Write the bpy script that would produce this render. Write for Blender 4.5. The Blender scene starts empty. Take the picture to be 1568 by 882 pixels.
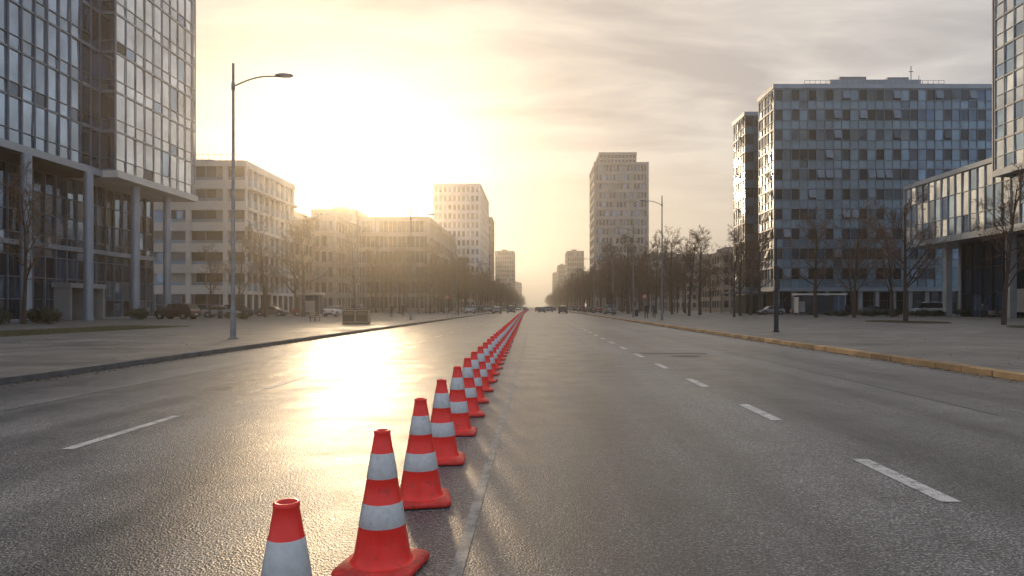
import bpy, math, random
from mathutils import Vector, Matrix
random.seed(7)
R=math.radians
scene=bpy.context.scene
COL=scene.collection
SUN_AZ=-15.0; SUN_EL=10.0
sd=Vector((math.sin(R(SUN_AZ))*math.cos(R(SUN_EL)),math.cos(R(SUN_AZ))*math.cos(R(SUN_EL)),math.sin(R(SUN_EL))))

# ------------------------------------------------------------------ helpers
class MB:
    def __init__(s): s.v=[];s.f=[];s.m=[]
    def face(s,pts,m=0):
        i=len(s.v); s.v+= [tuple(p) for p in pts]; s.f.append(tuple(range(i,i+len(pts)))); s.m.append(m)
    def box(s,x0,x1,y0,y1,z0,z1,m=0):
        i=len(s.v)
        s.v+=[(x0,y0,z0),(x1,y0,z0),(x1,y1,z0),(x0,y1,z0),(x0,y0,z1),(x1,y0,z1),(x1,y1,z1),(x0,y1,z1)]
        for f in ((0,3,2,1),(4,5,6,7),(0,1,5,4),(1,2,6,5),(2,3,7,6),(3,0,4,7)):
            s.f.append(tuple(i+k for k in f)); s.m.append(m)
    def tube(s,pts,rad,n=8,m=0,cap=True):
        rings=[]
        pts=[Vector(p) for p in pts]
        for k,p in enumerate(pts):
            if k==0: d=pts[1]-pts[0]
            elif k==len(pts)-1: d=pts[-1]-pts[-2]
            else: d=pts[k+1]-pts[k-1]
            d.normalize()
            a=d.cross(Vector((0,1,0)) if abs(d.y)<.9 else Vector((1,0,0))).normalized(); b=d.cross(a)
            i=len(s.v); r=rad[k] if hasattr(rad,'__len__') else rad
            for q in range(n):
                t=2*math.pi*q/n
                s.v.append(tuple(p+a*math.cos(t)*r+b*math.sin(t)*r))
            rings.append(i)
        for k in range(len(rings)-1):
            for q in range(n):
                q2=(q+1)%n
                s.f.append((rings[k]+q,rings[k]+q2,rings[k+1]+q2,rings[k+1]+q)); s.m.append(m)
        if cap:
            s.f.append(tuple(rings[0]+q for q in range(n))[::-1]); s.m.append(m)
            s.f.append(tuple(rings[-1]+q for q in range(n))); s.m.append(m)
    def mesh(s,name,mats,smooth=False):
        me=bpy.data.meshes.new(name); me.from_pydata(s.v,[],s.f)
        for mt in mats: me.materials.append(mt)
        me.polygons.foreach_set('material_index',s.m)
        if smooth: me.polygons.foreach_set('use_smooth',[True]*len(s.f))
        me.update(); return me
    def obj(s,name,mats,parent=None,smooth=False,loc=(0,0,0),rz=0):
        o=bpy.data.objects.new(name,s.mesh(name,mats,smooth)); COL.objects.link(o)
        o.location=loc; o.rotation_euler=(0,0,rz)
        if parent: o.parent=parent
        return o
def empty(name,loc=(0,0,0),rz=0):
    e=bpy.data.objects.new(name,None); COL.objects.link(e); e.location=loc; e.rotation_euler=(0,0,rz); e.empty_display_size=.3
    return e
def place(me,name,loc,rz=0,sc=1,parent=None):
    o=bpy.data.objects.new(name,me); COL.objects.link(o); o.location=loc; o.rotation_euler=(0,0,rz)
    o.scale=(sc,sc,sc) if not hasattr(sc,'__len__') else sc
    if parent: o.parent=parent
    return o

# ------------------------------------------------------------------ materials
def newmat(name):
    m=bpy.data.materials.new(name); m.use_nodes=True; nt=m.node_tree
    return m,nt,nt.nodes['Principled BSDF']
def N(nt,t,**k):
    n=nt.nodes.new(t)
    for a,b in k.items(): setattr(n,a,b)
    return n
def mapping(nt,scale=(1,1,1),coord='Object'):
    tc=N(nt,'ShaderNodeTexCoord'); mp=N(nt,'ShaderNodeMapping'); mp.inputs['Scale'].default_value=scale
    nt.links.new(tc.outputs[coord],mp.inputs[0]); return mp.outputs[0]
def noise(nt,vec,scale,detail=4,rough=.55):
    n=N(nt,'ShaderNodeTexNoise'); n.inputs['Scale'].default_value=scale; n.inputs['Detail'].default_value=detail
    n.inputs['Roughness'].default_value=rough
    nt.links.new(vec,n.inputs['Vector']); return n.outputs[0]
def ramp(nt,fac,stops):
    r=N(nt,'ShaderNodeValToRGB'); e=r.color_ramp.elements
    while len(e)<len(stops): e.new(.5)
    for el,(p,c) in zip(e,stops):
        el.position=p; el.color=(c[0],c[1],c[2],1) if hasattr(c,'__len__') else (c,c,c,1)
    nt.links.new(fac,r.inputs[0]); return r.outputs[0]
def mixc(nt,fac,a,b,mode='MIX'):
    m=N(nt,'ShaderNodeMix',data_type='RGBA',blend_type=mode)
    for s,v in ((m.inputs[0],fac),(m.inputs[6],a),(m.inputs[7],b)):
        if isinstance(v,(int,float)): s.default_value=v if s.type=='VALUE' else (v,v,v,1)
        elif hasattr(v,'__len__'): s.default_value=(v[0],v[1],v[2],1)
        else: nt.links.new(v,s)
    return m.outputs[2]
def math_(nt,op,a,b=None,c=None):
    m=N(nt,'ShaderNodeMath',operation=op)
    for i,v in enumerate((a,b,c)):
        if v is None: continue
        if isinstance(v,(int,float)): m.inputs[i].default_value=v
        else: nt.links.new(v,m.inputs[i])
    return m.outputs[0]
def simple(name,col,rough=.6,metal=0,var=.25,sc=1.5,bump=0,bsc=30,isl=0,spec=.5,scuff=0):
    m,nt,p=newmat(name)
    v=mapping(nt); f=noise(nt,v,sc,5)
    c=ramp(nt,f,[(.3,[x*(1-var) for x in col]),(.7,[min(1,x*(1+var)) for x in col])])
    if isl:
        g=N(nt,'ShaderNodeNewGeometry')
        c=mixc(nt,1,c,ramp(nt,g.outputs['Random Per Island'],[(0,1-isl),(1,1)]),'MULTIPLY')
    if scuff:   # grime, different on every instance
        oi=N(nt,'ShaderNodeObjectInfo'); vv=N(nt,'ShaderNodeVectorMath',operation='ADD')
        nt.links.new(v,vv.inputs[0]); nt.links.new(oi.outputs['Location'],vv.inputs[1])
        s=noise(nt,vv.outputs[0],scuff,8,.72)
        c=mixc(nt,ramp(nt,s,[(.56,0),(.7,.45)]),c,(.09,.06,.05))
    nt.links.new(c,p.inputs['Base Color'])
    p.inputs['Roughness'].default_value=rough; p.inputs['Metallic'].default_value=metal
    p.inputs['Specular IOR Level'].default_value=spec
    if bump:
        b=N(nt,'ShaderNodeBump'); b.inputs['Strength'].default_value=bump; b.inputs['Distance'].default_value=.02
        nt.links.new(noise(nt,v,bsc,6),b.inputs['Height']); nt.links.new(b.outputs[0],p.inputs['Normal'])
    return m
def glass(name,col,rough=.06,metal=.7,isl=.35):
    m,nt,p=newmat(name)
    g=N(nt,'ShaderNodeNewGeometry')
    c=ramp(nt,g.outputs['Random Per Island'],[(0,[x*(1-isl) for x in col]),(1,[min(1,x*(1+isl*.5)) for x in col])])
    v=mapping(nt); f=noise(nt,v,.35,3)
    c=mixc(nt,1,c,ramp(nt,f,[(.35,.7),(.65,1.0)]),'MULTIPLY')
    nt.links.new(c,p.inputs['Base Color']); p.inputs['Roughness'].default_value=rough; p.inputs['Metallic'].default_value=metal
    b=N(nt,'ShaderNodeBump'); b.inputs['Strength'].default_value=.12; b.inputs['Distance'].default_value=.05
    nt.links.new(noise(nt,v,.9,2),b.inputs['Height']); nt.links.new(b.outputs[0],p.inputs['Normal'])
    return m

def asphalt():
    m,nt,p=newmat('asphalt')
    v=mapping(nt); vs=mapping(nt,(1,.025,1))
    fine=noise(nt,v,62,3,.75); mid=noise(nt,v,1.3,5); big=noise(nt,v,.12,3); st=noise(nt,vs,.62,4)
    vo=N(nt,'ShaderNodeTexVoronoi'); vo.inputs['Scale'].default_value=75; nt.links.new(v,vo.inputs['Vector'])
    base=ramp(nt,fine,[(.34,(.042,.041,.044)),(.5,(.13,.125,.121)),(.68,(.36,.34,.315))])
    sp=N(nt,'ShaderNodeSeparateColor'); nt.links.new(vo.outputs['Color'],sp.inputs[0])
    base=mixc(nt,1,base,ramp(nt,sp.outputs[0],[(0,.5),(.7,1.05),(1,2.0)]),'MULTIPLY')
    base=mixc(nt,1,base,ramp(nt,mid,[(.3,.8),(.7,1.15)]),'MULTIPLY')
    base=mixc(nt,1,base,ramp(nt,st,[(.36,.48),(.62,1.35)]),'MULTIPLY')
    base=mixc(nt,1,base,ramp(nt,big,[(.35,.75),(.65,1.15)]),'MULTIPLY')
    nt.links.new(base,p.inputs['Base Color'])
    rr=ramp(nt,st,[(.3,.27),(.7,.46)])
    rr=mixc(nt,.35,rr,ramp(nt,mid,[(.35,.24),(.65,.55)]))
    nt.links.new(rr,p.inputs['Roughness'])
    b=N(nt,'ShaderNodeBump'); b.inputs['Strength'].default_value=.42; b.inputs['Distance'].default_value=.01
    h=math_(nt,'ADD',vo.outputs['Distance'],fine)
    nt.links.new(h,b.inputs['Height']); nt.links.new(b.outputs[0],p.inputs['Normal'])
    return m
def pavers():
    m,nt,p=newmat('pavers')
    v=mapping(nt); br=N(nt,'ShaderNodeTexBrick'); br.inputs['Scale'].default_value=1
    br.inputs['Brick Width'].default_value=1.2; br.inputs['Row Height'].default_value=.8; br.inputs['Mortar Size'].default_value=.02
    br.inputs['Color1'].default_value=(.13,.118,.106,1); br.inputs['Color2'].default_value=(.20,.182,.163,1); br.inputs['Mortar'].default_value=(.035,.035,.035,1)
    nt.links.new(v,br.inputs['Vector'])
    f=noise(nt,v,.35,6); c=mixc(nt,1,br.outputs[0],ramp(nt,f,[(.3,.55),(.7,1.25)]),'MULTIPLY')
    f2=noise(nt,v,12,4); c=mixc(nt,1,c,ramp(nt,f2,[(.3,.8),(.7,1.15)]),'MULTIPLY')
    nt.links.new(c,p.inputs['Base Color']); nt.links.new(ramp(nt,f,[(.3,.38),(.7,.7)]),p.inputs['Roughness'])
    b=N(nt,'ShaderNodeBump'); b.inputs['Strength'].default_value=.5; b.inputs['Distance'].default_value=.01
    nt.links.new(math_(nt,'SUBTRACT',f2,br.outputs['Fac']),b.inputs['Height']); nt.links.new(b.outputs[0],p.inputs['Normal'])
    return m
def paint(name,col,wear):
    m,nt,p=newmat(name)
    v=mapping(nt); f=noise(nt,v,5,8,.8); f2=noise(nt,v,70,3,.7)
    s=math_(nt,'ADD',math_(nt,'MULTIPLY',f,.65),math_(nt,'MULTIPLY',f2,.35))
    c=ramp(nt,s,[(wear-.05,(.13,.13,.13)),(wear+.05,col)])
    nt.links.new(c,p.inputs['Base Color']); p.inputs['Roughness'].default_value=.5
    b=N(nt,'ShaderNodeBump'); b.inputs['Strength'].default_value=.4; b.inputs['Distance'].default_value=.008
    nt.links.new(f2,b.inputs['Height']); nt.links.new(b.outputs[0],p.inputs['Normal'])
    return m

M_asph=asphalt(); M_pav=pavers()
M_line=paint('road_paint',(.60,.58,.55),.46); M_worn=paint('worn_paint',(.32,.31,.29),.5)
M_kerbL=simple('kerb_granite',(.10,.10,.10),.7,0,.35,3,.4,40)
M_kerbR=simple('kerb_ochre_concrete',(.46,.29,.14),.75,0,.5,.9,.5,30,isl=.4)
M_soil=simple('earth',(.07,.055,.035),.95,0,.4,2,.8,12)
M_grass=simple('grass',(.08,.07,.03),.9,0,.5,3,.5,40)
M_blade=simple('grass_blades',(.11,.095,.042),.8,0,.4,8)
M_litter=simple('dry_leaf',(.16,.10,.05),.85,0,.5,6,isl=.6)
M_ground=simple('ground',(.11,.105,.095),.9,0,.3,.2,.4,8)
M_orange=simple('cone_orange',(.95,.036,.022),.32,0,.08,9,.08,60,scuff=11)
M_conebase=simple('cone_base_rubber',(.62,.03,.02),.5,0,.35,14,.25,50,scuff=9)
M_refl=simple('cone_reflective',(.60,.60,.59),.36,.1,.1,30,.15,220,scuff=13)
M_steel=simple('galvanised_steel',(.20,.21,.23),.45,.6,.25,4)
M_dark=simple('dark_metal',(.03,.032,.036),.5,.3,.3,3)
M_seam=simple('bitumen_seam',(.04,.04,.042),.5,0,.3,3)
M_alu=simple('aluminium_mullion',(.18,.22,.27),.45,.5,.2,1)
M_alul=simple('light_mullion',(.40,.41,.42),.45,.3,.15,1)
M_panel=simple('metal_cladding',(.30,.34,.39),.42,.35,.15,.4,isl=.15)
M_conc=simple('concrete',(.28,.28,.28),.8,0,.2,.5,.2,15)
M_white=simple('white_render',(.66,.61,.55),.75,0,.12,.3,.1,10)
M_beige=simple('beige_render',(.40,.30,.215),.8,0,.2,.2)
M_greyb=simple('grey_render',(.38,.32,.27),.8,0,.2,.2)
M_core=simple('core_dark',(.03,.03,.035),.8)
M_gA=glass('curtain_glass',(.34,.45,.58),.06,.85,.2)
M_gB=glass('curtain_glass_dark',(.11,.16,.24),.06,.8,.5)
M_gC=glass('curtain_glass_light',(.68,.73,.77),.09,.85,.12)
M_gW=glass('window_dark',(.045,.06,.08),.08,.3,.7)
M_gM=glass('window_mid',(.19,.26,.34),.08,.7,.5)
M_sp=glass('spandrel_glass',(.25,.36,.45),.3,.4,.15)
M_blind=simple('blind',(.45,.43,.4),.7,0,.2,2,isl=.5)
M_bark=simple('bark',(.07,.046,.033),.9,0,.35,6)
M_twig=simple('twigs',(.17,.095,.052),.9,0,.3,3)
M_leaf=simple('evergreen_leaf',(.035,.055,.022),.7,0,.5,6,isl=.6)
M_rub=simple('tyre',(.015,.015,.016),.8)
M_rim=simple('rim',(.4,.4,.42),.35,.8)
M_carglass=glass('car_glass',(.04,.045,.05),.04,.3,.2)
M_red=simple('red_lens',(.5,.02,.015),.25)
M_lamp=simple('lens_clear',(.7,.7,.68),.2)
def carpaint(n,c): 
    m=simple(n,c,.28,.3,.05); m.node_tree.nodes['Principled BSDF'].inputs['Coat Weight'].default_value=.6; return m
CP={k:carpaint('car_paint_'+k,c) for k,c in dict(black=(.02,.022,.026),grey=(.12,.125,.13),white=(.65,.65,.64),red=(.3,.03,.02),blue=(.04,.06,.10),silver=(.35,.36,.37)).items()}

# ------------------------------------------------------------------ ground, road
def sheet(name,x0,x1,y0,y1,z,mat):
    b=MB(); b.face([(x0,y0,z),(x1,y0,z),(x1,y1,z),(x0,y1,z)]); return b.obj(name,[mat])
sheet('ground',-2500,2500,-300,4000,-.02,M_ground)
sheet('road',-9.75,9.35,-60,3500,0,M_asph)
sheet('pavement',-60,-9.9,-60,1500,.12,M_pav)
sheet('pavement',9.5,110,-60,1500,.12,M_pav)
b=MB()
y=-20
while y<420:
    L=1.0 if y<120 else 6
    b.box(-9.97,-9.75,y,y+L-.012,-.01,.128+random.uniform(-.004,.004)); y+=L
b.obj('kerb',[M_kerbL])
b=MB(); y=-20
while y<420:
    L=1.0 if y<120 else 6
    z=.135+random.uniform(-.008,.008)
    b.box(9.35+random.uniform(-.015,.015),9.68,y,y+L-.03,-.01,z); y+=L
b.obj('kerb',[M_kerbR])
b=MB()   # gutter seams and crack sealing
def seam(pts,w):
    for (xa,ya),(xb,yb) in zip(pts[:-1],pts[1:]):
        b.face([(xa-w,ya,.003),(xa+w,ya,.003),(xb+w,yb,.003),(xb-w,yb,.003)])
def wob(x,y0,y1,st,a,w):
    pts=[];y=y0;xx=x
    while y<y1: pts.append((xx,y)); y+=st*random.uniform(.6,1.3); xx=x+random.gauss(0,a)
    seam(pts,w)
wob(6.1,9,90,2.2,.012,.012); wob(-7.3,6,80,2.5,.015,.012); wob(9.0,-5,140,5,.01,.02); wob(-9.4,-5,140,5,.01,.02)
wob(1.9,26,75,1.2,.05,.01)
b.obj('bitumen_seam',[M_seam])
b=MB()   # dry leaves and dirt collected in the gutters
for k in range(5200):
    y=random.uniform(6,70)
    if k%2: x=9.33-abs(random.gauss(0,.16)); z=.006
    else: x=-9.73+abs(random.gauss(0,.16)); z=.006
    if k%7==0: x=random.choice((random.uniform(-22,-10.1),random.uniform(9.8,24))); z=.128
    a=random.uniform(0,6.28); s=random.uniform(.012,.04); dx,dy=math.cos(a)*s,math.sin(a)*s
    b.face([(x-dx,y-dy,z),(x+dy*.6,y-dx*.6,z+random.uniform(0,.02)),(x+dx,y+dy,z+.004),(x-dy*.6,y+dx*.6,z+random.uniform(0,.02))])
b.obj('leaf_litter',[M_litter])
b=MB()   # lane markings
y=6.85-5.05*3
while y<330:
    b.face([(-4.76,y,.004),(-4.64,y,.004),(-4.64,y+2.1,.004),(-4.76,y+2.1,.004)]); y+=5.05
y=5.0-3.6*4
while y<330:
    b.face([(2.97,y,.004),(3.12,y,.004),(3.12,y+1.4,.004),(2.97,y+1.4,.004)]); y+=3.6
b.obj('lane_marking',[M_line])
b=MB()
for x,w,y0,y1 in ((-.46,.07,-5,400),):
    b.face([(x,y0,.0045),(x+w,y0,.0045),(x+w,y1,.0045),(x,y1,.0045)])
for x,w,y0,y1 in ((6.55,.07,6.5,9.5),(8.75,.08,20,300)):
    b.face([(x,y0,.0045),(x+w,y0,.0045),(x+w,y1,.0045),(x,y1,.0045)])
b.obj('worn_lane_marking',[M_worn])
b=MB(); c=[(4.35+.42*math.cos(t*math.pi/12),19.8+.42*math.sin(t*math.pi/12),.005) for t in range(24)]
b.face(c); b.face([(3.3,20.8,.0055),(5.2,20.7,.0055),(5.25,21.1,.0055),(3.2,21.2,.0055)])
b.obj('manhole_cover',[M_dark])
def blades(name,x0,x1,y0,y1,n,inside=lambda x,y:True):
    b=MB()
    for _ in range(n):
        x=random.uniform(x0,x1); y=random.uniform(y0,y1)
        if not inside(x,y): continue
        h=random.uniform(.04,.14); a=random.uniform(0,6.28); w=.012; dx,dy=math.cos(a),math.sin(a); l=random.uniform(-.06,.06)
        b.face([(x-dx*w,y-dy*w,.13),(x+dx*w,y+dy*w,.13),(x+l*dy,y+l*dx,.13+h)])
    return b.obj(name,[M_blade])
g=sheet('grass_verge',-28,-23.2,5,46,.128,M_grass); q=blades('blades',-28,-23.2,22,46,14000); q.parent=g
for cx,cy,rx,ry in ((32,59,2.6,5),(33.5,42,3.4,4.5)):
    b=MB(); b.face([(cx+rx*math.cos(t*math.pi/16),cy+ry*math.sin(t*math.pi/16),.128) for t in range(32)])
    g=b.obj('planting_bed',[M_soil])
    q=blades('blades',cx-rx,cx+rx,cy-ry,cy+ry,5000,lambda x,y:((x-cx)/rx)**2+((y-cy)/ry)**2<1); q.parent=g

# ------------------------------------------------------------------ buildings
class Bld:
    def __init__(s,name): s.e=empty(name); s.g=MB(); s.fr=MB(); s.w=MB()
    def done(s,gm,fm,wm):
        if s.g.f: s.g.obj('windows',gm,s.e)
        if s.fr.f: s.fr.obj('mullions',fm,s.e)
        if s.w.f: s.w.obj('walls',wm,s.e)
    def facade(s,side,a0,a1,c,us,zs,pick,vw=.1,vd=.1,hh=.12,hd=.07,fm=0,hm=0,tilt=.012,vmask=None,hmask=None):
        sg=-1 if side=='N' else 1
        def P(a,n,z):
            if side in 'SN': return (a,c-n*sg,z)
            if side=='E': return (c+n,a,z)
            return (c-n,a,z)
        def bx(a0,a1,n0,n1,z0,z1,m):
            p=P(a0,n0,z0); q=P(a1,n1,z1)
            s.fr.box(min(p[0],q[0]),max(p[0],q[0]),min(p[1],q[1]),max(p[1],q[1]),z0,z1,m)
        ul=[a0+(a1-a0)*i/us for i in range(us+1)] if isinstance(us,int) else us
        for i in range(len(ul)-1):
            for j in range(len(zs)-1):
                ta,tb=random.gauss(0,tilt),random.gauss(0,tilt)
                m=pick(i,j)
                P4=[]
                for (a,z,sa,sb) in ((ul[i],zs[j],-1,-1),(ul[i+1],zs[j],1,-1),(ul[i+1],zs[j+1],1,1),(ul[i],zs[j+1],-1,1)):
                    P4.append(P(a,-.06+sa*ta+sb*tb,z))
                if side in 'WN': P4=P4[::-1]
                s.g.face(P4,m)
        for i,a in enumerate(ul):
            if vmask and not vmask(i): continue
            bx(a-vw/2,a+vw/2,-.03,vd,zs[0],zs[-1],fm)
        for j,z in enumerate(zs):
            if hmask and not hmask(j): continue
            h=hh[j%len(hh)] if hasattr(hh,'__len__') else hh
            if h>0: bx(a0,a1,-.02,hd,z-h/2,z+h/2,hm)

def lin(a,b,n): return [a+(b-a)*i/n for i in range(n+1)]
def zsplit(z0,z1,n,fr):
    o=[]; h=(z1-z0)/n
    for i in range(n):
        o.append(z0+i*h)
        for f in fr: o.append(z0+(i+f)*h)
    o.append(z1); return o

# --- left glass office tower
B=Bld('glass_office_tower')
zs=zsplit(15.0,62,12,[.3])
def pk(i,j):
    r=random.random()
    if r<.04: return 1
    return 0 if j%2 else 1 if r<.2 else 0
B.facade('E',20,65,-43.3,30,zs,pk,.08,.12,[.16,.05],.06,0,0)
B.facade('E',65,67.8,-43.3,2,zs,lambda i,j:1,.09,.12,[.3,.05],.1,0,0)
B.facade('S',-43.3,-41.7,67.8,1,zs,lambda i,j:1,.12,.1,[.3,.08],.06,0,0)
def pk2(i,j):
    r=random.random()
    return 3 if r<.025 else 0 if r<.12 else 2
B.facade('E',67.85,83,-41.7,9,zs,pk2,.06,.06,[.16,.05],.05,0,1)
B.facade('E',83,83.6,-41.7,1,zs,pk2,.1,.1,.2,.07,1,1)
B.w.box(-66,-43.6,20,67.9,15.0,62,2); B.w.box(-66,-42.0,67.95,83.6,15.02,62,2)
B.w.box(-66.1,-42.9,19.5,67.7,14.35,14.98,0); B.w.box(-66.2,-41.4,67.7,83.8,14.3,14.99,1)
B.w.box(-66,-43.1,19.6,67.6,14.2,14.35,2)
zp=lin(.15,14.2,7)
B.facade('E',22,83,-46.6,40,zp,lambda i,j:1 if random.random()<.5 else 3 if random.random()<.4 else 0,.09,.16,.09,.08,0,0)
B.w.box(-65,-46.9,22,83,0.1,14.1,2)
B.facade('S',-64,-46.6,22,8,zp,lambda i,j:1,.1,.1,.1,.07)
B.w.box(-66,-46.3,21,83.3,.1,.35,0)
for yy in (33.5,41.5,49.5,57.5,65.5,73.2,79.5):
    B.w.tube([(-42.9,yy,.1),(-42.9,yy,14.3)],.42,16,0)
    B.w.tube([(-42.9,yy,.1),(-42.9,yy,.5)],.5,16,0)
B.w.box(-46.6,-46.2,22,83,7.0,7.45,0)
B.w.box(-46.4,-43.6,46,55.5,3.9,4.35,0); B.w.box(-46.5,-44.6,65.5,71,3.3,3.75,3)
for yy in (65.6,68.0,70.6): B.w.box(-46.3,-44.7,yy,yy+.25,.15,3.3,3)
for yy in (66.2,69): B.w.box(-46.4,-46.25,yy,yy+1.3,.35,2.7,2)
for yy in (46.2,50.5,55): B.w.box(-46.3,-43.9,yy,yy+.2,.15,3.9,0)
B.done([M_gA,M_gB,M_gC,M_gW],[M_alu,M_alul],[M_panel,M_white,M_core,M_conc])

# --- left white office
B=Bld('white_office_block')
X1=-44.6;Y0=105;H=23.6
zs=zsplit(3.6,H-.6,6,[.52]); 
B.facade('S',-84,X1,Y0,26,zs,lambda i,j:(0 if random.random()<.5 else 1 if random.random()<.6 else 2) if j%2 else 3,.12,.08,0,.0,0,0,vmask=lambda i:i%2==0)
h=(H-.6-3.6)/6
for k in range(6): B.w.box(-84,X1,Y0-.35,Y0+.3,3.6+k*h-.2,3.6+k*h+h*.36,0)
for xx in (-47.9,-53.6,-61.5,-70): B.w.box(xx,xx+.7,Y0-.45,Y0+.2,0,H-.5,0)
B.w.box(-84.2,X1+.3,Y0-.5,126,H-.6,H+.3,0)
B.w.box(-84,X1-.3,Y0+.4,125.6,0,H-.61,1)
B.facade('S',-84,X1,Y0,20,[.1,1.8,3.4],lambda i,j:0,.15,.1,.1,.06,1,1)
B.facade('E',Y0,125.6,X1,9,zs,lambda i,j:(1 if random.random()<.5 else 4) if j%2 else 3,.55,.2,0,0,2,2)
for k in range(7): B.w.box(X1-.1,X1+(.9 if k%2 else .35),Y0+.3,125.5,3.6+k*h-.2,3.6+k*h+.25,0)
B.facade('E',Y0,125.6,X1,8,[.1,3.4],lambda i,j:0,.5,.15,.1,.06,2,2)
B.w.box(-70,-52,110,121,H+.3,H+1.6,2)
for t in range(30): B.w.box(-72+t*.9,-71.96+t*.9,Y0+.2,Y0+.24,H+.3,H+1.3,3)
B.w.box(-72,-45,Y0+.13,Y0+.19,H+1.3,H+1.36,3)
B.done([M_gW,M_gM,M_blind,M_sp,M_gC],[M_alul,M_alu,M_white],[M_white,M_core,M_greyb,M_steel])

def block(name,x0,x1,y0,y1,H,nf,nx,ny,road,wall,gl,pier=.6,band=1.3,step=None,top=.6,z0=0):
    B=Bld(name); zs=lin(z0+.6,H-top,nf)
    pickf=lambda i,j: 0 if random.random()<.65 else 1 if random.random()<.7 else 2
    B.facade('S',x0,x1,y0,nx,zs,pickf,pier,.16,band,.24)
    cx=x1 if road=='E' else x0
    B.facade(road,y0,y1,cx,ny,zs,pickf,pier,.16,band,.24)
    B.w.box(x0+.3,x1-.3,y0+.3,y1,z0,H-.05,1)
    for (a,c_) in ((x0,y0),(x1,y0),(cx,y1)): B.w.box(a-.4,a+.4,c_-.4,c_+.4,z0,H-.02,0)
    B.w.box(x0-.45,x1+.45,y0-.45,y1+.45,H-top,H,0)
    w=x1-x0; d=y1-y0
    B.w.box(x0+w*.3,x0+w*.62,y0+d*.3,y0+d*.7,H,H+1.8,2); B.w.box(x0+w*.68,x0+w*.78,y0+d*.4,y0+d*.6,H,H+1.1,2)
    B.done(gl,[wall],[wall,M_core,M_greyb]); return B
GL=[M_gW,M_gM,M_blind]
block('brick_office_block',-62,-51.5,150,172,20.5,5,7,9,'E',M_beige,GL,.5,1.5)
block('brick_office_block',-51.4,-46.5,158,185,22.6,6,3,10,'E',M_greyb,GL,.5,1.2)
block('apartment_block',-64,-52,196,220,29.5,8,7,9,'E',M_beige,GL,.7,1.4)
block('glass_office_block',-47,-28.2,180,238,25.2,6,16,24,'E',M_greyb,GL,.25,1.1)
block('residential_tower',-38,-20.9,255,300,47.5,14,10,16,'E',M_white,GL,.7,1.3)
block('residential_tower',-37,-21.5,330,350,45,13,8,8,'E',M_beige,GL,.7,1.3)
block('distant_office_block',-31,-17,530,560,45,13,8,8,'E',M_beige,GL,.7,1.3)
block('distant_apartment_block',-60,-30,420,460,34,10,12,12,'E',M_greyb,GL,.7,1.3)
block('distant_apartment_block',-110,-72,190,230,30,9,12,12,'E',M_beige,GL,.7,1.3)
B=Bld('office_tower'); 
zs=zsplit(1,58.0,16,[]) 
pickf=lambda i,j: 0 if random.random()<.5 else 1 if random.random()<.6 else 2
B.facade('S',23.6,44.2,270,15,zs,pickf,.45,.2,1.3,.3); B.facade('W',270,295,23.6,14,zs,pickf,.45,.2,1.3,.3)
B.w.box(23.9,43.9,270.3,295,0,58.3,1); B.w.box(23.2,44.6,269.5,295.4,57.6,58.6,0)
B.facade('S',25.5,40,272,10,zsplit(52.6+6,58.6+3.6,2,[]),lambda i,j:0,.4,.2,.8,.25)
B.w.box(25.8,39.7,272.3,290,58.4,62.2,1); B.w.box(25.2,40.3,271.6,290,61.8,63,0)
B.w.box(23.1,24.1,269.4,270.4,0,58.7,0); B.w.box(43.7,44.7,269.4,270.4,0,58.7,0)
B.done(GL,[M_greyb],[M_greyb,M_core])
block('distant_office_block',22,33,470,500,40,11,7,8,'W',M_beige,GL)
block('distant_apartment_block',19,26,560,600,36,10,7,8,'W',M_beige,GL)
block('distant_apartment_block',19,30,720,760,38,10,7,8,'W',M_greyb,GL)
block('distant_office_block',46,85,330,370,27,8,12,10,'W',M_greyb,GL)
block('distant_apartment_block',-28,-17,800,840,30,8,7,8,'E',M_greyb,GL)
block('low_office_block',52,62,190,215,17,5,5,9,'W',M_beige,GL)
block('low_office_block',48,60,245,262,13,4,6,6,'W',M_beige,GL)

# --- right large office block
B=Bld('large_office_block')
x0,x1,y0,y1,H=43.7,84.0,125,133.5,42.2
zs=zsplit(5,41.3,10,[.42])
def pr(i,j):
    if j%2==0: return 3 if random.random()<.93 else 1
    r=random.random()
    if (i%2==0): return 0 if r<.85 else 4
    return 1 if r<.45 else 3 if r<.88 else 0
B.facade('S',x0,x1,y0,26,zs,pr,.1,.1,[.26,.08],.09,0,0,tilt=.015)
B.facade('W',y0,y1,x0,5,zs,pr,.1,.1,[.26,.08],.09,1,1,tilt=.02)
B.w.box(x0+.3,x1,y0+.3,y1,4.6,41.5,1); B.w.box(62,x1,y1+.01,160,4.6,41.4,1)
B.w.box(x0-.12,x0+.14,y0-.12,y0+.14,4.5,42,3)
B.w.box(x0-.25,x1+.2,y0-.25,y1+.2,41.4,42.2,0); B.w.box(61,x1+.2,y1+.21,160.2,41.3,42.1,0); B.w.box(x0-.2,x1+.2,y0-.2,y1,4.3,5.0,0)
B.facade('S',43.0,46.5,140,2,zsplit(4,40.6,10,[.42]),pr,.12,.1,[.26,.08],.09)
B.facade('W',140,148,43.0,5,zsplit(4,40.6,10,[.42]),pr,.12,.1,[.26,.08],.09,1,1)
B.w.box(43.3,60,140.3,147.8,0,40.7,1); B.w.box(42.7,60,139.7,148.2,40.6,41.4,0)
for k in range(26):
    zz=5+3.63*random.randint(0,9)+2.0; yy=random.choice((y0+1,y0+2.7,y0+4.5,140+1,140+3,140+5)); xx=43.7 if yy<135 else 43.0
    B.fr.face([(xx-.1,yy,zz+1.3),(xx-.1,yy+1.2,zz+1.3),(xx-.55,yy+1.2,zz),(xx-.55,yy,zz)],1)
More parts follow.
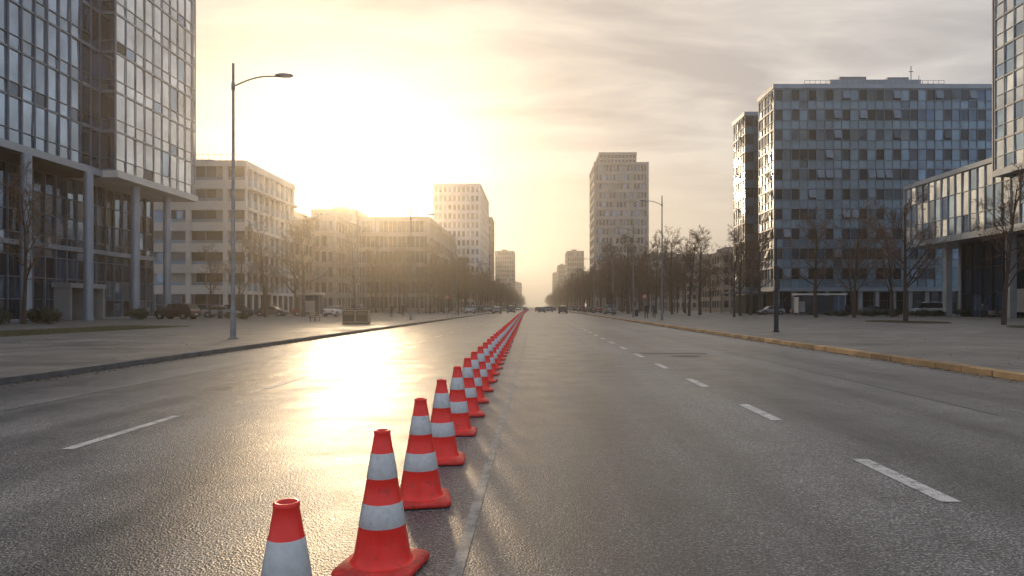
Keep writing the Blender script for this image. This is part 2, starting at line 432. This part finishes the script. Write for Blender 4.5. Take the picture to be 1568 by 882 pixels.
for k in range(36):
    i=random.randint(0,25); zz=5+3.63*random.randint(0,9)+1.7; xx=x0+i*(x1-x0)/26
    B.fr.face([(xx+.12,y0-.08,zz+1.7),(xx+1.4,y0-.08,zz+1.7),(xx+1.4,y0-.4,zz+.2),(xx+.12,y0-.4,zz+.2)],0)
for i in range(14): 
    xx=x0+.3+i*3.05; B.w.box(xx,xx+.7,y0+.1,y0+.9,.1,4.4,2)
B.facade('S',x0+1,x1,128,24,[.15,2.6,4.2],lambda i,j:0,.12,.1,.1,.07)
B.w.box(x0+1.2,x1,128.2,133,0.05,4.4,1)
B.w.box(36.5,43.4,128,136,4.0,4.35,3)
for xx,yy in ((36.9,128.4),(36.9,135.4),(42.6,128.4)): B.w.tube([(xx,yy,.1),(xx,yy,4)],.12,8,3)
B.w.box(55,72,127.5,133,42.2,43.9,0); B.w.box(57,62,128,132,43.9,44.6,3); B.w.box(66,70,128,132,43.9,44.5,3)
for xx in lin(50,76,26): B.w.box(xx,xx+.07,127,127.07,42.2,43.5,3)
for zz in (42.9,43.5): B.w.box(50,76,126.93,126.99,zz,zz+.06,3)
B.w.tube([(71.5,130,43.9),(71.5,130,47.3)],.09,6,3); B.w.box(71.1,71.9,129.9,130.1,46.2,46.3,3); B.w.tube([(73,130,43.9),(73,130,45.5)],.06,6,3)
B.done([M_gW,M_gM,M_blind,M_sp,M_gB],[M_alu,M_alul],[M_panel,M_core,M_conc,M_steel])

# --- right glass pavilion and tower
B=Bld('glass_pavilion_building')
def pp(i,j): return 2 if random.random()<.7 else 0
B.facade('W',70,101.6,55,21,[10.9,13.2,16.2,18.8],pp,.09,.1,.08,.06,0,0)
B.facade('S',55,80,70,14,[10.9,13.2,16.2,18.8],pp,.09,.1,.08,.06,0,0)
B.facade('N',55,90,101.9,18,[10.9,13.2,16.2,18.8],pp,.09,.1,.08,.06,0,0)
B.w.box(55.3,90,70.3,101.6,10.6,18.9,1)
B.w.box(54.7,90,69.7,101.65,10.1,10.9,0); B.w.box(54.75,90,69.75,101.63,18.8,19.4,0)
B.facade('W',40,93,58.2,26,[.15,3.2,6.6,10.1],lambda i,j:1 if random.random()<.6 else 0 if random.random()<.5 else 3,.12,.18,.14,.1,1,1)
B.facade('S',58.2,75,40,10,[.15,3.2,6.6,10.1],lambda i,j:1,.12,.18,.14,.1,1,1)
B.w.box(58.5,88,40.3,93,.05,10.09,1)
for yy in (44,56,68,80,92.4): B.w.box(55.6,56.4,yy,yy+.8,.1,10.1,2)
B.w.box(57.9,90,93.0,93.5,.1,10.1,2)
B.w.box(54.9,58.3,40,69.6,9.8,10.3,0)
B.w.box(57.85,57.95,80,83,.8,3.6,4); B.w.box(57.8,57.95,74,76.2,.2,2.9,3)
zt=zsplit(17.4,60,12,[.45])
B.facade('W',45,80.2,54,22,zt,lambda i,j:2 if random.random()<.8 else 0,.08,.1,[.2,.05],.06,0,0)
B.facade('N',54,90,80.6,20,zt,lambda i,j:2 if random.random()<.8 else 0,.08,.1,[.2,.05],.06,0,0)
B.w.box(54.3,90,45,80,17.3,60,1); B.w.box(53.8,90,44.8,80.4,16.7,17.38,0)
B.done([M_gA,M_gB,M_gC,M_gW],[M_alul,M_dark],[M_panel,M_core,M_conc,M_dark,M_blind])

# ------------------------------------------------------------------ trees
def tree_mesh(name,seed,H,spread=1.0,dens=1.0,trunk=.16,rmin=.008,tk=1.0):
    rnd=random.Random(seed); b=MB()
    def rv(): return Vector((rnd.gauss(0,1),rnd.gauss(0,1),rnd.gauss(0,1)))
    def grow(p,d,L,r,lev):
        nseg=(7,5,4,3,2)[lev]; n=(8,6,4,3,3)[lev]
        pts=[p.copy()]; rad=[r]; q=p.copy(); dd=d.copy()
        for k in range(nseg):
            dd=(dd+rv()*(.03,.1,.13,.16,.2)[lev]+Vector((0,0,(.05,.12,.08,.04,.02)[lev]))).normalized()
            q=q+dd*L/nseg; pts.append(q.copy()); rad.append(max(r*(1-(k+1)/nseg*.8),rmin))
        b.tube(pts,rad,n,0 if lev<2 else 1,cap=False)
        if lev==4: return
        nc=int((14,7,6,4)[lev]*dens+rnd.random())
        for c in range(nc):
            t0=.26 if lev==0 else .2
            t=t0+(1-t0)*(c+rnd.random())/nc
            f=t*nseg; k=min(int(f),nseg-1); s=pts[k].lerp(pts[k+1],f-k)
            ax=(pts[k+1]-pts[k]).normalized(); side=ax.cross(rv()).normalized()
            ang=R(rnd.uniform(30,58)); cd=(ax*math.cos(ang)+side*math.sin(ang)*spread).normalized()
            cl=L*((.50,.52,.55,.5)[lev])*(1-.5*t if lev==0 else 1-.4*t)*rnd.uniform(.75,1.2)
            grow(s,cd,cl,max(rad[k]*(.55 if lev else .45),rmin),lev+1)
    grow(Vector((0,0,0)),Vector((0,0,1)),H*.93,trunk,0)
    return b.mesh(name,[M_bark,M_twig],True)
T=[tree_mesh('bare_tree_mesh_%d'%i,11+i,10.5,1.0+.1*(i%3),1.0,.17+.02*i,.010) for i in range(4)]
F=[tree_mesh('far_tree_mesh_%d'%i,41+i,13,1.1,.95,.2,.017) for i in range(3)]
for i,(x,y,s) in enumerate([(-38.6,51.5,1.0),(34.3,50,1.02),(32,59,.98),(34.9,85,1.12),(39.2,84,1.2),(46.0,88,1.1),
    (-34,86,1.1),(-31.3,92,1.2),(-38.2,80,.75),(-41,94,1.0),(-35.5,101,1.1),(30,100,1.1),(25.6,88,.95),(52,112,1.1),(-44,112,.9),(27,112,1.2),(-27.5,104,1.15),
    (22.5,100,1.1),(34,108,1.3),(38,116,1.25),(24,120,1.3)]):
    place(T[i%4],'bare_tree',(x,y,.1),random.uniform(0,6.28),s)
rowp=empty('distant_tree_row')
for side in (-1,1):
    for off,y0 in ((15.5,140),(19.5,132),(24.5,128),(30,140),(37,150)):
        y=y0
        while y<900:
            x=side*(off+random.uniform(-1.5,1.5))
            if not (side==1 and off>33 and y<150) and random.random()<.9:
                place(random.choice(F),'tree',(x,y,.05),random.uniform(0,6.28),random.uniform(.62,1.12),rowp)
            y+=random.uniform(7,12)*(1 if y<300 else 1.6)

def shrub(name,loc,rx,ry,rz_,n):
    b=MB()
    for _ in range(n):
        v=Vector((random.gauss(0,1),random.gauss(0,1),random.gauss(0,1))).normalized()*random.uniform(.6,1.05)
        lump=1+.12*math.sin(v.x*7)+.1*math.sin(v.y*9+v.z*5)
        p=Vector((v.x*rx*lump,v.y*ry*lump,rz_+v.z*rz_*.95*lump))
        a=Vector((random.gauss(0,1),random.gauss(0,1),random.gauss(0,1))).normalized(); c=a.cross(v).normalized() if a.cross(v).length>.01 else Vector((1,0,0))
        s=random.uniform(.05,.1)
        b.face([p-a*s,p-c*s*.5,p+a*s,p+c*s*.5])
    b.tube([(0,0,0),(0,0,rz_)],.05,5)
    return b.obj(name,[M_leaf],loc=loc)
for x,y in ((-39.8,50.5),(-38.2,53.5),(-40.5,55.5),(-40.6,70)): shrub('shrub',(x,y,.12),.95,.95,.62,1800)
for k in range(9): shrub('hedge',(41+k*3.4+random.uniform(-.4,.4),92+random.uniform(-1,1),.12),1.9,.7,random.uniform(.4,.6),1500)
for x,y in ((-30,70),(-33,74)): shrub('shrub',(x,y,.12),.6,.6,.4,900)

# ------------------------------------------------------------------ street lamps
def lamp(loc,H=11.3,arm=2.3,dirx=1):
    e=empty('street_lamp',loc)
    b=MB(); b.tube([(0,0,0),(0,0,1.3),(0,0,1.35),(0,0,H)],[.115,.11,.085,.05],12)
    b.tube([(0,0,0),(0,0,.05)],.2,12); b.box(-.05,.05,-.118,-.1,.5,.95); b.obj('pole',[M_steel],e,False)
    b=MB(); pts=[];n=10
    z0=H-.95
    for k in range(n+1):
        t=k/n; pts.append((dirx*arm*.78*t,0,z0+.42*math.sin(min(1,t*1.25)*math.pi/2)))
    b.tube(pts,.032,8); b.tube([(0,0,z0-.15),(0,0,z0+.15)],.075,10); b.obj('arm',[M_steel],e,True)
    b=MB(); x0=arm*.76; L=arm*.26+.1; zc=z0+.44
    secs=[]
    for k in range(7):
        t=k/6; w=.05+.12*math.sin(math.pi*min(1,t*.8+.15)); h=.03+.05*math.sin(math.pi*(t*.8+.12))
        secs.append((dirx*(x0+L*t),w,h))
    prev=None
    for (x,w,h) in secs:
        i=len(b.v); b.v+=[(x,-w,zc-.02),(x,-w*.7,zc+h),(x,w*.7,zc+h),(x,w,zc-.02)]
        if prev is not None:
            for q in range(4): b.f.append((prev+q,prev+(q+1)%4,i+(q+1)%4,i+q)); b.m.append(0)
        else: b.f.append((i,i+1,i+2,i+3)); b.m.append(0)
        prev=i
    b.f.append((prev+3,prev+2,prev+1,prev)); b.m.append(0)
    b.box(*sorted((dirx*(x0+L*.3),dirx*(x0+L*.85))),-.1,.1,zc-.05,zc-.022,1)
    b.obj('head',[M_steel,M_lamp],e,False)
lamp((-12.4,28,.12))
for y in (70,110,150,190,235,280): lamp((-12.8,y,.12))
for y,h in ((68,12.4),(88,12),(111,12),(145,12),(185,12),(230,12),(280,12)): lamp((12.6,y,.12),h,2.2,-1)
def mast(name,loc,H,r=.07):
    b=MB(); b.tube([(0,0,0),(0,0,.8),(0,0,H)],[r*1.2,r,r*.45],10); b.tube([(0,0,0),(0,0,.04)],r*2,10); b.tube([(0,0,H),(0,0,H+.12)],[r*.7,.01],8)
    b.obj(name,[M_steel],loc=loc,smooth=True)
mast('flagpole',(-18,68.8,.12),11.2)
mast('flagpole',(-24,96,.12),9)
e=empty('utility_post',(12.55,35.6,.12)); b=MB()
b.tube([(0,0,0),(0,0,3.35)],.12,14); b.tube([(0,0,3.35),(0,0,3.42),(0,0,3.5)],[.14,.14,.03],14); b.tube([(0,0,0),(0,0,.06)],.18,14)
b.tube([(0,0,3.5),(0,0,4.9)],.04,8)
b.box(-.14,.14,-.16,-.1,2.2,2.7); b.obj('post',[M_dark],e,False)
def tlight(loc):
    e=empty('traffic_light',loc); b=MB(); b.tube([(0,0,0),(0,0,3.4)],.06,8)
    b.box(-.16,.16,-.14,.1,2.6,3.55,0)
    for k in range(3):
        zc=2.78+k*.3; b.tube([(0,-.14,zc),(0,-.2,zc)],.1,10,1 if k==2 else 0)
    b.obj('signal_head',[M_dark,M_red],e)
for l in ((11.8,105,.12),(-11.8,105,.12),(11.5,160,.12),(-11.5,165,.12)): tlight(l)
def sign(loc):
    e=empty('traffic_sign',loc); b=MB(); b.tube([(0,0,0),(0,0,2.9)],.035,8)
    b.tube([(0,-.05,2.6),(0,-.07,2.6)],.32,20,1); b.tube([(0,-.072,2.6),(0,-.078,2.6)],.24,20,2)
    b.obj('plate',[M_steel,M_red,M_beige],e)
sign((13.4,84,.12)); sign((-11.4,88,.12))

# ------------------------------------------------------------------ street furniture
def cabinet(loc,rz=0):
    e=empty('utility_cabinet',loc,rz); b=MB()
    for k in range(2):
        x=-1.02+k*1.04
        b.box(x,x+1.0,-.35,.35,.1,1.08,0); b.box(x-.03,x+1.03 if k else x+1.0,-.4,.4,1.08,1.15,1)
        b.box(x+.06,x+.94,-.37,-.352,.18,1.0,1)
        for s in range(5): b.box(x+.15,x+.85,-.39,-.372,.7+s*.05,.72+s*.05,0)
    b.box(-1.0,1.0,-.3,.3,0,.1,1)
    b.obj('cabinet',[M_beige,M_soil],e)
cabinet((-13.9,53,.12))
def shelter(name,loc,w,d,h,rz=0):
    e=empty(name,loc,rz); b=MB()
    b.box(-w/2-.2,w/2+.2,-d/2-.3,d/2+.2,h-.3,h-.05,0)
    for x in (-w/2,0,w/2-.1):
        b.box(x,x+.1,d/2-.1,d/2,0,h-.3,1)
    for x in (-w/2,w/2-.1): b.box(x,x+.1,-d/2,-d/2+.1,0,h-.3,1)
    b.box(-w/2+.3,w/2-.3,d/2-.6,d/2-.2,.45,.52,1)
    for x in (-w/2+.5,w/2-.6): b.box(x,x+.1,d/2-.5,d/2-.3,0,.45,1)
    b.obj('frame',[M_white,M_steel],e)
    g=MB()
    g.box(-w/2+.12,-.02,d/2-.07,d/2-.04,.3,h-.4); g.box(.12,w/2-.12,d/2-.07,d/2-.04,.3,h-.4); g.box(w/2-.07,w/2-.04,-d/2+.12,d/2-.12,.3,h-.4)
    g.obj('panes',[M_gM],e)
    p=MB(); p.box(-w/2+.03,-w/2+.09,-d/2+.15,d/2-.15,.4,h-.6); p.box(-w/2+.3,-w/2+1.7,d/2-.13,d/2-.09,.5,2.2,0); p.obj('poster_panel',[M_white],e)
shelter('bus_shelter',(43.2,104,.12),7.0,2,3.4)
shelter('bus_shelter',(-32.2,98,.12),2.9,1.8,3.4)
def bench(loc,rz=0):
    e=empty('park_bench',loc,rz); b=MB()
    for k in range(4): b.box(-.9,.9,-.25+k*.12,-.15+k*.12,.42,.46)
    for k in range(3): b.box(-.9,.9,.24,.27,.55+k*.12,.64+k*.12)
    b.obj('slats',[M_beige],e); b=MB()
    for x in (-.75,.7): b.box(x,x+.05,-.22,.28,.36,.415); b.box(x,x+.05,-.2,-.15,0,.36); b.box(x,x+.05,.18,.235,0,.36); b.box(x,x+.05,.272,.31,.3,.92)
    b.obj('legs',[M_dark],e)
bench((53.0,78.5,.12),R(15)); bench((-20,62,.12),R(90))
def bin_(loc):
    b=MB(); b.tube([(0,0,0),(0,0,.1),(0,0,.8),(0,0,.85)],[.2,.24,.26,.28],14); b.tube([(0,0,.92),(0,0,1.0)],[.28,.1],14)
    for a in range(4): b.tube([(.2*math.cos(a*1.57),.2*math.sin(a*1.57),.8),(.2*math.cos(a*1.57),.2*math.sin(a*1.57),.95)],.015,5)
    b.obj('litter_bin',[M_dark],loc=loc)
for l in ((-16,62,.12),(-36,78,.12),(14.2,96,.12)): bin_(l)

# ------------------------------------------------------------------ cars
def car_meshes(kind):
    if kind=='van':
        L=2.35;W=.95
        st=[(-L,1.0,1.05,.9),(-L+.06,1.15,1.95,.95),(-1.2,1.15,2.1,1),(0.4,1.12,2.1,1),(1.0,1.1,2.0,1),(1.65,1.05,1.12,.98),(2.15,.9,.92,.93),(L,.6,.62,.8)]
    elif kind=='suv':
        L=2.25;W=.92
        st=[(-L,.8,.84,.88),(-2.12,1.05,1.12,.95),(-1.75,1.08,1.62,1),(-.6,1.06,1.72,1),(.4,1.04,1.66,1),(1.05,1.02,1.06,1),(1.85,.93,.95,.96),(L,.65,.68,.82)]
    else:
        L=2.2;W=.88
        st=[(-L,.7,.72,.86),(-2.08,.95,.98,.94),(-1.6,.98,1.04,.98),(-.95,.97,1.42,1),(0,.95,1.47,1),(.5,.94,1.38,1),(1.15,.92,.95,1),(1.85,.8,.82,.95),(L,.6,.62,.82)]
    b=MB(); rings=[]
    for (x,zb,zt,wf) in st:
        w=W*wf; wr=w*(.80 if zt-zb>.25 else .93); i=len(b.v); zc=.26 if abs(x)<L-.03 else .34
        half=[(w*.9,zc),(w,zc+.16),(w,zb-.15),(w*.96,zb),(wr,zt-.05 if zt-zb>.25 else zt-.01),(wr*.85,zt)]
        pts=[(x,y,z) for y,z in half]+[(x,-y,z) for y,z in half[::-1]]
        b.v+=pts; rings.append(i)
    n=12
    for k in range(len(st)-1):
        tall0=st[k][2]-st[k][1]>.25; tall1=st[k+1][2]-st[k+1][1]>.25
        for q in range(n):
            m=0
            if q in (3,7) and (tall0 or tall1): m=1
            if q in (4,5,6) and tall0!=tall1: m=1
            if q==11: m=2
            b.f.append((rings[k]+q,rings[k+1]+q,rings[k+1]+(q+1)%n,rings[k]+(q+1)%n)); b.m.append(m)
    b.f.append(tuple(rings[0]+q for q in range(n))); b.m.append(0)
    b.f.append(tuple(rings[-1]+q for q in range(n))[::-1]); b.m.append(0)
    for y in (-1,1):
        for px in (-.35,.45):
            b.box(px-.04,px+.04,*sorted((y*W*.86,y*W*.965)),st[2][1]-.03,st[3][2]-.12,2)
        b.box(-1.05,1.05,*sorted((y*(W-.02),y*(W+.012))),.27,.36,2)
        b.box(-L-.02,-L+.12,*sorted((y*W*.55,y*W*.85)),.68,.86,3)
        b.box(L-.16,L+.02,*sorted((y*W*.45,y*W*.8)),.55,.68,4)
        b.box(.78,.95,*sorted((y*W*.98,y*(W+.17))),st[3][1]-.02,st[3][1]+.12,0)
    b.box(-L-.03,-L+.05,-.7*W,.7*W,.34,.46,2); b.box(-L-.04,-L-.0,-.26,.26,.48,.6,4); b.box(L-.05,L+.03,-.7*W,.7*W,.3,.5,2)
    for x in (-1.35,1.38):
        for y in (-1,1):
            b.tube([(x,y*(W-.2),.33),(x,y*(W+.004),.33)],.40,20,2)
            b.tube([(x,y*(W-.2),.33),(x,y*(W+.02),.33)],.33,20,5)
            b.tube([(x,y*(W+.0),.33),(x,y*(W+.03),.33)],.20,12,6)
    return b
CB={k:car_meshes(k) for k in ('car','suv','van')}
CM={}
def car(kind,color,loc,rz,name='parked_car'):
    key=(kind,color)
    if key not in CM: CM[key]=CB[kind].mesh('%s_%s'%key,[CP[color],M_carglass,M_dark,M_red,M_lamp,M_rub,M_rim])
    place(CM[key],name,loc,rz)
car('suv','black',(-38.6,73.5,.12),R(172)); car('car','silver',(-39.6,86,.12),R(8)); car('car','red',(-33.5,100,.12),R(20))
car('car','grey',(-37.5,97,.12),R(0)); car('suv','silver',(-29,112,.12),R(90)); car('car','white',(-27.5,94,.12),R(80)); car('suv','blue',(-43,99,.12),R(5))
car('van','white',(64.3,112,.12),R(172),'parked_van'); car('car','grey',(57.5,116,.12),R(5)); car('suv','black',(51.5,117,.12),R(180))
car('car','blue',(46,117,.12),R(0)); car('car','silver',(40,116,.12),R(185)); 
for k,(kd,c,x,y,d) in enumerate([('suv','black',6.0,150,90),('car','grey',1.6,172,90),('car','red',.8,210,90),('suv','silver',3.6,250,90),('car','black',6.2,240,90),
    ('car','grey',-7.0,190,-90),('suv','black',-5.9,165,-90),('car','black',-8.2,145,-90),('car','white',-6.5,260,-90),('car','grey',-4.6,300,-90),('car','black',2.2,320,90),('suv','grey',4.2,200,90)]):
    car(kd,c,(x,y,0),R(d),'car')
for k in range(12): car(random.choice(('car','suv')),random.choice(('black','grey','silver','red')),(-13.2 if k%2 else 13.6,125+k*13,.12),R(90),'parked_car')

# ------------------------------------------------------------------ people
def person_mat(name,coat,trous,hair):
    m,nt,p=newmat(name); tc=N(nt,'ShaderNodeTexCoord'); sx=N(nt,'ShaderNodeSeparateXYZ'); nt.links.new(tc.outputs['Object'],sx.inputs[0])
    z=math_(nt,'DIVIDE',sx.outputs[2],1.8)
    r=N(nt,'ShaderNodeValToRGB'); r.color_ramp.interpolation='CONSTANT'; e=r.color_ramp.elements
    for pos,c in ((0,(.02,.02,.02)),(.05,trous),(.47,coat),(.845,(.5,.32,.24)),(.94,hair)):
        if pos==0: e[0].color=(*c,1)
        elif pos==.05: e[1].position=pos; e[1].color=(*c,1)
        else: q=e.new(pos); q.color=(*c,1)
    nt.links.new(z,r.inputs[0]); nt.links.new(r.outputs[0],p.inputs['Base Color']); p.inputs['Roughness'].default_value=.8
    return m
def person(loc,rz,mat,pose='walk',stride=.22):
    if pose=='walk':
        V=[('pel',0,0,.93,.13),('wst',0,0,1.08,.125),('chs',0,.01,1.3,.15),('nek',0,0,1.47,.06),('hd0',0,.01,1.56,.075),('hd1',0,.02,1.66,.095),('hd2',0,.01,1.74,.07),
           ('sl',-.18,0,1.42,.07),('el',-.24,-.06,1.14,.05),('hl',-.24,.08,.9,.035),('fl',-.24,.12,.82,.03),
           ('sr',.18,0,1.42,.07),('er',.24,.0,1.14,.05),('hr',.25,.14,.92,.035),('fr',.25,.18,.84,.03),
           ('tl',-.1,0,.86,.095),('kl',-.1,stride*.6,.49,.065),('al',-.1,stride*.7,.09,.045),('ol',-.1,stride+.1,.04,.04),
           ('tr',.1,0,.86,.095),('kr',.1,-stride*.3,.49,.065),('ar',.1,-stride*1.1,.12,.045),('or',.1,-stride*.6,.04,.04)]
    else:
        V=[('pel',0,0,.55,.14),('wst',0,0,.7,.13),('chs',0,.03,.92,.15),('nek',0,.05,1.09,.06),('hd0',0,.07,1.17,.075),('hd1',0,.09,1.27,.095),('hd2',0,.08,1.35,.07),
           ('sl',-.18,.02,1.03,.07),('el',-.24,.1,.78,.05),('hl',-.14,.33,.68,.035),('fl',-.1,.4,.66,.03),
           ('sr',.18,.02,1.03,.07),('er',.24,.1,.78,.05),('hr',.14,.33,.68,.035),('fr',.1,.4,.66,.03),
           ('tl',-.1,.08,.55,.095),('kl',-.12,.46,.54,.07),('al',-.12,.48,.1,.045),('ol',-.12,.62,.04,.04),
           ('tr',.1,.08,.55,.095),('kr',.12,.46,.54,.07),('ar',.12,.5,.1,.045),('or',.12,.64,.04,.04)]
    idx={v[0]:i for i,v in enumerate(V)}
    E=[('pel','wst'),('wst','chs'),('chs','nek'),('nek','hd0'),('hd0','hd1'),('hd1','hd2'),('chs','sl'),('sl','el'),('el','hl'),('hl','fl'),('chs','sr'),('sr','er'),('er','hr'),('hr','fr'),
       ('pel','tl'),('tl','kl'),('kl','al'),('al','ol'),('pel','tr'),('tr','kr'),('kr','ar'),('ar','or')]
    me=bpy.data.meshes.new('person'); me.from_pydata([v[1:4] for v in V],[(idx[a],idx[c]) for a,c in E],[]); me.materials.append(mat)
    o=bpy.data.objects.new('person',me); COL.objects.link(o); o.location=loc; o.rotation_euler=(0,0,rz)
    bpy.context.view_layer.objects.active=o
    md=o.modifiers.new('skin','SKIN'); md.use_smooth_shade=True
    if not me.skin_vertices: 
        o.select_set(True); bpy.ops.object.mode_set(mode='EDIT'); bpy.ops.object.mode_set(mode='OBJECT')
    for i,v in enumerate(V):
        me.skin_vertices[0].data[i].radius=(v[4],v[4]); me.skin_vertices[0].data[i].use_root=(i==0)
    s=o.modifiers.new('sub','SUBSURF'); s.levels=1; s.render_levels=2
pm=[person_mat('clothes_dark',(.02,.022,.03),(.03,.03,.04),(.03,.02,.015)),person_mat('clothes_grey',(.06,.06,.065),(.02,.02,.03),(.05,.03,.02)),person_mat('clothes_blue',(.03,.05,.1),(.02,.02,.02),(.1,.06,.03))]
person((13.0,80,.12),R(180),pm[0]); person((14.0,80.6,.12),R(175),pm[1]); person((-18.2,86,.12),R(10),pm[0]); person((-17.4,90,.12),R(0),pm[2])
person((53.0,78.5,.12),R(195),pm[0],'sit'); person((55,84,.12),R(150),pm[1])

# ------------------------------------------------------------------ cones
def cone_mesh():
    b=MB(); n=40
    def ring(hw,z,r=.06):
        pts=[]
        for c,(sx,sy) in enumerate(((1,1),(-1,1),(-1,-1),(1,-1))):
            for k in range(10):
                a=c*math.pi/2+k/9*math.pi/2; pts.append((sx*(hw-r)+r*math.cos(a),sy*(hw-r)+r*math.sin(a),z))
        return pts
    def circ(r,z): return [(r*math.cos(math.pi*2*((k//10)*10+ (k%10)*10/9*.98+.1)/40),r*math.sin(math.pi*2*((k//10)*10+(k%10)*10/9*.98+.1)/40),z) for k in range(40)]
    rs=[(ring(.212,.004),1),(ring(.216,.018),1),(ring(.208,.034),1),(circ(.176,.042),1),(circ(.165,.050),0),(circ(.156,.066),0)]
    def rad(z): return .150+(.040-.150)*((z-.09)/(.75-.09))
    cuts=[(.09,0),(.15,0),(.236,0),(.240,2),(.30,2),(.364,2),(.368,0),(.43,0),(.492,0),(.496,2),(.56,2),(.630,2),(.634,0),(.70,0),(.728,0)]
    for z,m in cuts:
        rr=rad(z)+(.0022 if m==2 else 0); rs.append((circ(rr,z),m))
    rs+= [(circ(.045,.735),0),(circ(.045,.748),0),(circ(.041,.752),0),(circ(.030,.750),0),(circ(.034,.60),0)]
    idx=[]
    for r,m in rs: idx.append(len(b.v)); b.v+=r
    for k in range(len(rs)-1):
        for q in range(n):
            b.f.append((idx[k]+q,idx[k]+(q+1)%n,idx[k+1]+(q+1)%n,idx[k+1]+q)); b.m.append(rs[k][1] if rs[k][1]==rs[k+1][1] else 0)
    return b.mesh('traffic_cone',[M_orange,M_conebase,M_refl],True)
CN=cone_mesh()
ys=[2.36,3.74,5.02,6.33,7.72,9.02]
y=10.3
while y<300: ys.append(y); y+=1.36 if y<120 else 2.7
for k,y in enumerate(ys):
    x=-.79-.0125*y
    if y>130: x=-.79-.0125*130-.004*(y-130)
    o=place(CN,'traffic_cone',(x-.03*(k==0)+random.uniform(-.012,.012),y,.006),random.uniform(-.22,.22))
# ------------------------------------------------------------------ haze (real participating air)
b=MB(); b.box(-500,500,-40,1500,-1,85)
m=bpy.data.materials.new('haze'); m.use_nodes=True; nt=m.node_tree; nt.nodes.clear()
out=N(nt,'ShaderNodeOutputMaterial'); vs=N(nt,'ShaderNodeVolumeScatter'); vs.inputs['Color'].default_value=(1,.93,.82,1)
vs.inputs['Density'].default_value=.0012; vs.inputs['Anisotropy'].default_value=.84
nt.links.new(vs.outputs[0],out.inputs['Volume'])
b.obj('haze',[m])

# ------------------------------------------------------------------ sky + sun
w=bpy.data.worlds.new('World'); scene.world=w; w.use_nodes=True; nt=w.node_tree; nt.nodes.clear()
out=N(nt,'ShaderNodeOutputWorld')
sky=N(nt,'ShaderNodeTexSky',sky_type='NISHITA'); sky.sun_disc=False; sky.sun_elevation=R(SUN_EL); sky.sun_rotation=R(SUN_AZ)
sky.air_density=1.2; sky.dust_density=3; sky.ozone_density=1.2
bg1=N(nt,'ShaderNodeBackground'); bg1.inputs[1].default_value=.06; nt.links.new(sky.outputs[0],bg1.inputs[0])
tc=N(nt,'ShaderNodeTexCoord'); sx=N(nt,'ShaderNodeSeparateXYZ'); nt.links.new(tc.outputs['Generated'],sx.inputs[0])
zpos=math_(nt,'MAXIMUM',sx.outputs[2],0)
zc=math_(nt,'ADD',zpos,.10)
cv=N(nt,'ShaderNodeCombineXYZ'); nt.links.new(math_(nt,'DIVIDE',sx.outputs[0],zc),cv.inputs[0]); nt.links.new(math_(nt,'DIVIDE',sx.outputs[1],zc),cv.inputs[1])
mp=N(nt,'ShaderNodeMapping'); mp.inputs['Rotation'].default_value=(0,0,R(-10)); mp.inputs['Scale'].default_value=(.75,1.5,1); mp.inputs['Location'].default_value=(1.3,7.6,0); nt.links.new(cv.outputs[0],mp.inputs[0])
n1=N(nt,'ShaderNodeTexNoise'); n1.inputs['Scale'].default_value=1.6; n1.inputs['Detail'].default_value=10; n1.inputs['Roughness'].default_value=.54; n1.inputs['Distortion'].default_value=.35
nt.links.new(mp.outputs[0],n1.inputs['Vector'])
vd=N(nt,'ShaderNodeVectorMath',operation='DOT_PRODUCT'); nt.links.new(tc.outputs['Generated'],vd.inputs[0]); vd.inputs[1].default_value=sd
dot=math_(nt,'MAXIMUM',vd.outputs['Value'],0)
g1=math_(nt,'POWER',dot,1.1); g2=math_(nt,'POWER',dot,60)
veil=mixc(nt,g1,(.66,.76,.92),(1.02,.88,.71))      # thin high cloud veil
dark=mixc(nt,g1,(.46,.52,.62),(.62,.53,.46))       # thicker clouds
cov=math_(nt,'MULTIPLY',ramp(nt,n1.outputs[0],[(.40,0),(.50,.55),(.60,1)]),ramp(nt,zpos,[(.06,0),(.26,1)]))
cl=mixc(nt,cov,veil,dark)
hz=math_(nt,'MULTIPLY',ramp(nt,zpos,[(0,1),(.24,0)]),g1)
cl=mixc(nt,hz,cl,(1.25,.96,.62))
cl=mixc(nt,g2,cl,(1.12,.98,.74))
bg2=N(nt,'ShaderNodeBackground'); bg2.inputs[1].default_value=1.0; nt.links.new(cl,bg2.inputs[0])
mx=N(nt,'ShaderNodeMixShader'); mx.inputs[0].default_value=.9
nt.links.new(bg1.outputs[0],mx.inputs[1]); nt.links.new(bg2.outputs[0],mx.inputs[2]); nt.links.new(mx.outputs[0],out.inputs[0])
L=bpy.data.lights.new('sun','SUN'); L.energy=2.0; L.angle=R(4.5); L.color=(1,.70,.40)
so=bpy.data.objects.new('sun',L); COL.objects.link(so); so.rotation_euler=(-sd).to_track_quat('-Z','Y').to_euler(); so.location=(0,0,90)

# ------------------------------------------------------------------ camera
cam=bpy.data.cameras.new('camera'); co=bpy.data.objects.new('camera',cam); COL.objects.link(co)
co.location=(0,0,1.43); co.rotation_euler=(R(90),0,0); cam.lens=24; cam.sensor_width=36
cam.shift_x=-36/1568; cam.shift_y=29/1568; cam.clip_start=.05; cam.clip_end=6000
scene.camera=co
scene.view_settings.view_transform='Standard'; scene.view_settings.look='None'; scene.view_settings.exposure=0
